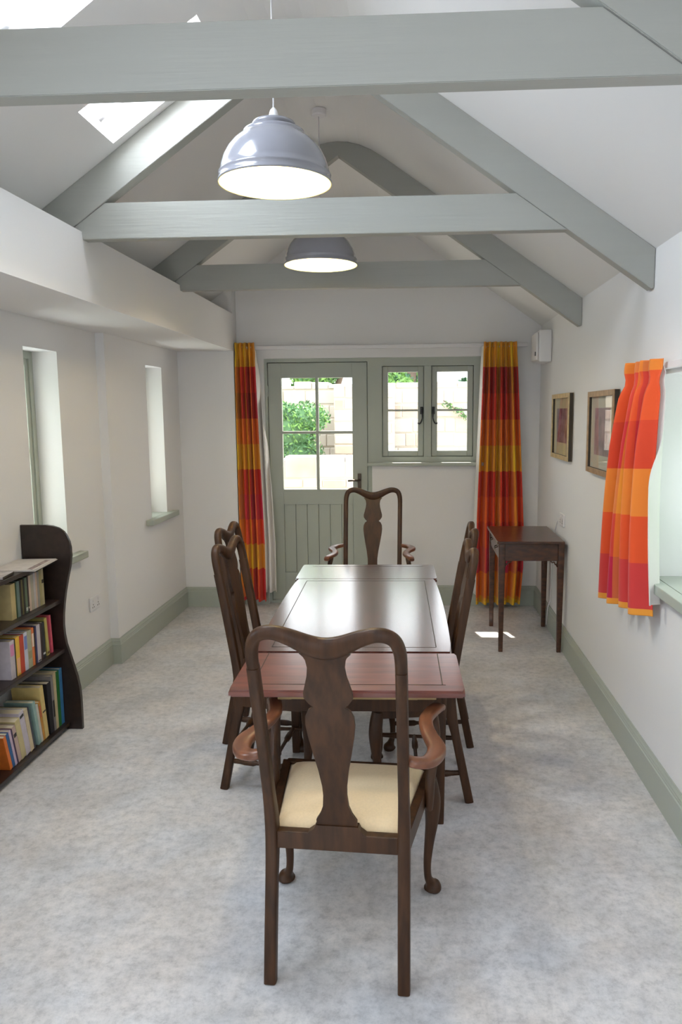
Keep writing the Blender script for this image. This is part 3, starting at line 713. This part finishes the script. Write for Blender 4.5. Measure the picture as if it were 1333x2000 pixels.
def book(y, z, th, h, dep, col, label, group, lean=0, xf=None, band=None, flip=False, twist=0):
    """upright book: spine faces +x at the shelf front"""
    xf = xf if xf is not None else .165
    t = thing('book', label, 'book', (SX+xf, y, z+.0005), 0, group); t.rotation_euler = (radians(lean), 0, radians(twist))
    if lean: t.location.z += 0
    m = mat('book_cover', col, .5, noise=.12, nscale=30)
    bm = B(); c = .002
    box(bm, -c, 0, 0, th, 0, h, .0008); box(bm, -dep, -c, 0, c, 0, h); box(bm, -dep, -c, th-c, th, 0, h)
    link('cover', bm, m, t)
    boxo('pages', (-dep+.004, -c, c, th-c, .003, h-.003), M['pages'], t)
    if band:
        bz = band[0]*h; boxo('title_band', (-.0001, .0006, th*.12, th*.88, bz, bz+band[1]*h), mat('band', band[2], .5), t)
    return t
M['pages'] = mat('book_pages', (.62, .55, .42), .9)
def S(*c): return s2l(c)
g1, g2, g3 = 'books on the upper shelf of the bookcase', 'books on the middle shelf of the bookcase', 'books on the bottom shelf of the bookcase'
def row(z, y_end, items, group, xf, dep):
    y = y_end
    for th, h, col, lab, lean, band in items:
        L = radians(lean)
        y -= th/cos(L) if not lean else th
        book(y, z, th-.0012, h, dep, col, lab, group, lean, xf, band)
K = (.02, .018, .015)
row(.682, 3.530, [
 (.024, .178, S(176, 165, 128), 'cream paperback at the right-hand end of the upper bookshelf', 0, (.6, .1, K)),
 (.020, .176, S(160, 150, 105), 'olive-cream book second from the right end of the upper bookshelf', 0, None),
 (.022, .172, S(150, 146, 138), 'grey book third from the right end of the upper bookshelf', 0, None),
 (.014, .174, S(205, 175, 155), 'thin peach-coloured book among the pale books on the upper bookshelf', 0, None),
 (.020, .174, S(190, 184, 186), 'pale lilac-white book among the pale books on the upper bookshelf', 0, None),
 (.026, .170, S(176, 168, 150), 'pale grey-beige book left of the lilac-white one on the upper bookshelf', 0, None),
 (.020, .170, S(205, 180, 160), 'pinkish cream book beside the dark brown one on the upper bookshelf', 0, None),
 (.014, .172, S(48, 30, 26), 'dark brown book left of the pinkish cream one on the upper bookshelf', 0, (.1, .05, (.5, .4, .3))),
 (.022, .168, S(92, 108, 86), 'mossy green-grey book between dark ones on the upper bookshelf', 0, (.06, .1, (.5, .5, .45))),
 (.016, .168, S(30, 24, 16), 'black book right of the thin olive one on the upper bookshelf', 0, None),
 (.014, .166, S(98, 88, 48), 'thin olive book between two dark books on the upper bookshelf', 0, None),
 (.016, .166, S(32, 20, 18), 'dark maroon-black book beside the teal one on the upper bookshelf', 0, None),
 (.026, .166, S(98, 118, 112), 'grey-teal book on the upper bookshelf near the left edge of the photo', 0, None),
 (.012, .166, S(40, 66, 30), 'thin dark green book between the teal and sand books on the upper bookshelf', 0, None),
 (.040, .165, S(180, 160, 112), 'thick sand-coloured book at the photo edge on the upper bookshelf', 0, None)], g1, .150, .12)
row(.427, 3.566, [
 (.018, .192, S(205, 84, 102), 'thin pink book at the right end of the middle bookshelf', 3, None)], g2, .160, .12)
row(.427, 3.528, [
 (.026, .190, S(180, 164, 92), 'yellow-olive leaning book beside the pink one on the middle bookshelf', 4, (.04, .06, (.1, .05, .03)))], g2, .160, .12)
row(.427, 3.478, [
 (.028, .180, S(16, 16, 24), 'black book with a small emblem on the middle bookshelf', 0, (.12, .05, (.5, .5, .5))),
 (.016, .180, S(50, 22, 16), 'very dark brown book behind the lilac-white one on the middle bookshelf', 0, None),
 (.034, .182, S(190, 180, 184), 'lilac-white book with small mark at its foot on the middle bookshelf', 0, (.02, .03, K)),
 (.014, .180, S(38, 44, 96), 'thin navy blue book on the middle bookshelf', 0, None),
 (.012, .178, S(40, 18, 12), 'thin dark book left of the navy one on the middle bookshelf', 0, None),
 (.022, .182, S(222, 120, 60), 'orange and cream spined book on the middle bookshelf', 0, (.5, .35, (.75, .6, .5))),
 (.040, .178, S(165, 165, 138), 'greenish grey book right of the white-blue one on the middle bookshelf', 0, (.25, .2, (.3, .28, .15))),
 (.032, .180, S(190, 192, 205), 'white book with blue lettering on the middle bookshelf', 0, (.55, .35, (.16, .2, .45))),
 (.038, .176, S(190, 66, 40), 'brick red book on the middle bookshelf', 0, None),
 (.034, .180, S(222, 176, 62), 'yellow book left of the red one on the middle bookshelf', 0, (.05, .4, (.75, .4, .2))),
 (.010, .176, S(28, 28, 28), 'thin black book left of the yellow one on the middle bookshelf', 0, None),
 (.040, .176, S(190, 180, 186), 'pale mauve book at the photo edge on the middle bookshelf', 0, (.6, .3, (.6, .22, .4)))], g2, .165, .13)
row(.040, 3.612, [
 (.032, .290, S(60, 118, 168), 'tall blue book at the right end of the bottom bookshelf', 0, None),
 (.030, .288, S(36, 104, 48), 'tall green book beside the blue one on the bottom bookshelf', 0, None),
 (.026, .292, S(198, 180, 142), 'tall cream book left of the green one on the bottom bookshelf', 1, None),
 (.022, .285, S(130, 124, 124), 'grey book with dark lettering left of the tall cream one on the bottom bookshelf', 2, (.25, .3, K)),
 (.040, .262, S(22, 20, 26), 'thick black book in the gap on the bottom bookshelf', 3, None)], g3, .172, .14)
row(.040, 3.445, [
 (.036, .270, S(214, 188, 122), 'large golden-cream leaning book on the bottom bookshelf', 7, (.5, .03, K)),
 (.020, .205, S(198, 138, 52), 'short ochre book left of the large golden-cream one on the bottom bookshelf', 9, (.6, .3, (.5, .12, .05))),
 (.020, .200, S(205, 200, 188), 'short white leaning book on the bottom bookshelf', 10, None),
 (.026, .225, S(150, 178, 170), 'pale aqua leaning book on the bottom bookshelf', 10, None)], g3, .172, .14)
row(.040, 3.312, [
 (.014, .220, S(60, 62, 72), 'thin slate leaning book on the bottom bookshelf', 11, None),
 (.030, .220, S(214, 196, 160), 'cream leaning paperback on the bottom bookshelf', 11, None),
 (.042, .225, S(200, 190, 200), 'broad lilac-white leaning book with a dark mark near its top on the bottom bookshelf', 12, (.86, .06, K)),
 (.040, .200, S(205, 190, 140), 'straw-coloured leaning book on the bottom bookshelf', 12, None),
 (.028, .185, S(196, 168, 158), 'dusty pink leaning book near the photo edge on the bottom bookshelf', 13, (.7, .1, K)),
 (.012, .180, S(70, 48, 82), 'thin dark purple leaning book near the photo edge on the bottom bookshelf', 13, None),
 (.018, .180, S(205, 180, 200), 'thin pale pink leaning book near the photo edge on the bottom bookshelf', 13, None),
 (.022, .175, S(40, 92, 146), 'blue leaning book at the photo edge on the bottom bookshelf', 14, None),
 (.022, .170, S(228, 120, 48), 'orange leaning book at the photo edge on the bottom bookshelf', 14, None)], g3, .172, .14)
# flat things on top
pn = thing('newspaper', 'flat pale newspaper lying on top of the bookcase beside its side panel', 'newspaper', (SX+.10, 3.46, .8885), radians(6))
M['paper'] = mat('newsprint', (.62, .57, .53), .9, noise=.12, nscale=20)
M['cdcase'] = mat('printed_cover', (.70, .62, .60), .3, noise=.5, nscale=25)
bm = B()
for k in range(3): box(bm, -.095+.002*k, .105-.003*k, -.155, .135-.002*k, k*.0022, k*.0022+.0018)
link('sheets', bm, M['paper'], pn)
bm = B(); box(bm, .060, .085, -.135, .09, .0063, .0066); link('printed_strip', bm, mat('newsprint_photos', (.42, .32, .30), .9, noise=.8, nscale=60), pn)
cdt = thing('disc_case', 'small flat disc case with dark spine on top of the bookcase at the photo edge', 'disc case', (SX+.10, 3.20, .8885), radians(8))
boxo('case', (-.065, .055, -.065, .065, 0, .011), M['cdcase'], cdt, bev=.001); boxo('spine', (.055, .0565, -.063, .063, .001, .010), M['darkside'], cdt)

# unseen slabs added outside the side windows to block some sky light
bm = B(); box(bm, 2.7, 2.9, -2.8, 6.6, -.02, 2.7); tag(link('sky_blocker_right', bm, M['leafB']), kind='structure')
bm = B(); box(bm, -3.9, -3.7, -2.8, 6.6, -.02, 2.7); tag(link('sky_blocker_left', bm, M['leafB']), kind='structure')
# ------------------------------------------------------------------ garden seen through the panes
bm = B(); box(bm, -12, 12, 6.60, 24, -.30, -.02); tag(link('garden_ground', bm, M['gravel']), kind='structure')
def stone_wall(name, label, x0, x1, y0, y1, z1, m, sh=.17, seed=1, wav=.03):
    rnd = random.Random(seed); t = thing(name, label, 'stone wall', ((x0+x1)/2, y0, -.02)); cx = (x0+x1)/2
    bm = B(); box(bm, x0-cx, x1-cx, .03, y1-y0, 0, z1-.03); link('wall_core', bm, M['mortar'], t)
    bm = B(); z = 0
    while z < z1-.02:
        h = min(sh*rnd.uniform(.7, 1.25), z1+.02-z); x = x0-cx
        if z+h > z1-.06: h = z1+.02-z
        while x < x1-cx-.01:
            w = min(rnd.uniform(.10, .42), x1-cx-x); top = z+h-.008
            if z+h >= z1: top += rnd.uniform(-wav, wav)
            box(bm, x+.002, x+w-.002, rnd.uniform(.006, .022), (y1-y0)+.01 if z+h >= z1 else .06, z+.002+rnd.uniform(0, .012), top-rnd.uniform(-.004, .014)*(z+h < z1), .010, mi=rnd.choice((0, 0, 0, 1)), seg=1); x += w
        z += h
    link('stonework', bm, [m, M['stone2']], t)
stone_wall('garden_wall', 'tall pale stone garden wall beyond the door and window panes', -4.5, 4.5, 10, 10.5, 1.99, M['stone'], seed=3)
stone_wall('garden_wall', 'pale stone buttress wall right of the clipped bush, seen through the right door panes', -.98, -.25, 9.3, 9.95, 1.93, M['stone'], seed=5)
stone_wall('garden_wall', 'low pale stone garden wall below the clipped bush outside the door', -3.2, -.60, 8.5, 8.8, 1.10, M['stone'], seed=8, sh=.13)
def foliage(bm, c, r, n, size, rnd, squash=1):
    for _ in range(n):
        v = Vector((rnd.gauss(0, 1), rnd.gauss(0, 1), rnd.gauss(0, 1))).normalized()*rnd.uniform(.6, 1.05)
        p = Vector(c)+Vector((v.x*r[0], v.y*r[1], v.z*r[2]))
        a = Vector((rnd.uniform(-1, 1), rnd.uniform(-1, 1), rnd.uniform(-1, 1))).normalized(); b = a.orthogonal().normalized()
        s = size*rnd.uniform(.6, 1.3); mi = rnd.choice((0, 0, 1))
        f = bm.faces.new([bm.verts.new(p+a*s), bm.verts.new(p+b*s*.45), bm.verts.new(p-a*s), bm.verts.new(p-b*s*.45)]); f.material_index = mi
def bush(name, label, cat, base, blobs, m, n, size, trunk=None, seed=1, group=None):
    rnd = random.Random(seed); t = thing(name, label, cat, base, 0, group); bm = B()
    for c, r in blobs:
        bmesh.ops.create_icosphere(bm, subdivisions=2, radius=1, matrix=Matrix.Translation(c) @ Matrix.Diagonal((r[0]*.8, r[1]*.8, r[2]*.8, 1)))
        for f in bm.faces:
            pass
        foliage(bm, c, r, n, size, rnd)
    link('foliage', bm, m, t)
    bm = B()
    for q in (trunk or [((0, 0, .001), (0, 0, .4), .03)]): tube(bm, [q[0], Vector(q[0]).lerp(Vector(q[1]), .5)+Vector((.02, 0, 0)), q[1]], q[2], 8, up=(0, 1, 0))
    link('trunk', bm, M['bark'], t, smooth=True)
    return t
bush('clipped_bush', 'rounded green bush growing behind the low wall, seen through the door panes', 'bush', (-1.42, 9.35, -.02),
     [((-.12, 0, 1.40), (.36, .25, .33)), ((.08, 0, 1.56), (.30, .22, .20)), ((-.24, 0, 1.60), (.25, .22, .17)), ((-.05, 0, 1.1), (.36, .24, .25))], [M['leafB'], M['leafA']], 1500, .028, [((0, 0, .001), (0, 0, .95), .05)], 2)
rnd = random.Random(4)
for i, (x, y, h, r, ms, lab) in enumerate((
    (-3.4, 13.0, 3.3, .95, ('leafB', 'leafA'), 'leafy green tree beyond the garden wall, above the left door panes'),
    (-1.55, 12.6, 3.0, .62, ('leafA', 'leafB'), 'light green tree beyond the garden wall, above the right door panes'),
    (-.10, 12.6, 3.2, .55, ('leafA', 'leafC'), 'tree with a visible trunk beyond the wall, seen in the left window casement'),
    (1.35, 12.6, 3.1, .62, ('leafC', 'leafB'), 'dark green tree beyond the wall, seen in the right window casement'),
    (3.2, 13.2, 3.2, .9, ('leafB', 'leafC'), 'mid green tree beyond the garden wall, behind the right-hand curtain'))):
    blobs = [((rnd.uniform(-.5, .5)*r, rnd.uniform(-.4, .4), h*.70+rnd.uniform(-.5, .7)), (r*rnd.uniform(.45, .7), r*.5, r*rnd.uniform(.35, .55))) for _ in range(6)]
    bush('garden_tree', lab, 'tree', (x, y, -.02), blobs, [M[ms[0]], M[ms[1]]], 800, .06, [((0, 0, .001), (.05, 0, h*.75), .09), ((.03, 0, h*.45), (.4, 0, h*.8), .05)], 10+i, 'trees beyond the garden wall')
bm = B(); rnd = random.Random(9)
vine = thing('climbing_plant', 'small green creeper trailing down the garden wall in the right window casement', 'plant', (.62, 9.97, 1.45))
for k in range(14): foliage(bm, (-.22+k*.035, -.03, .26-k*.022+rnd.uniform(-.02, .02)), (.05, .02, .045), 14, .022, rnd)
link('foliage', bm, [M['leafB'], M['leafA']], vine)
bm = B(); tube(bm, smooth_path([(-.24, -.02, .30), (-.05, -.03, .16), (.10, -.03, .06), (.25, -.025, -.08)], 4), .006, 6); link('stem', bm, M['bark'], vine, smooth=True)
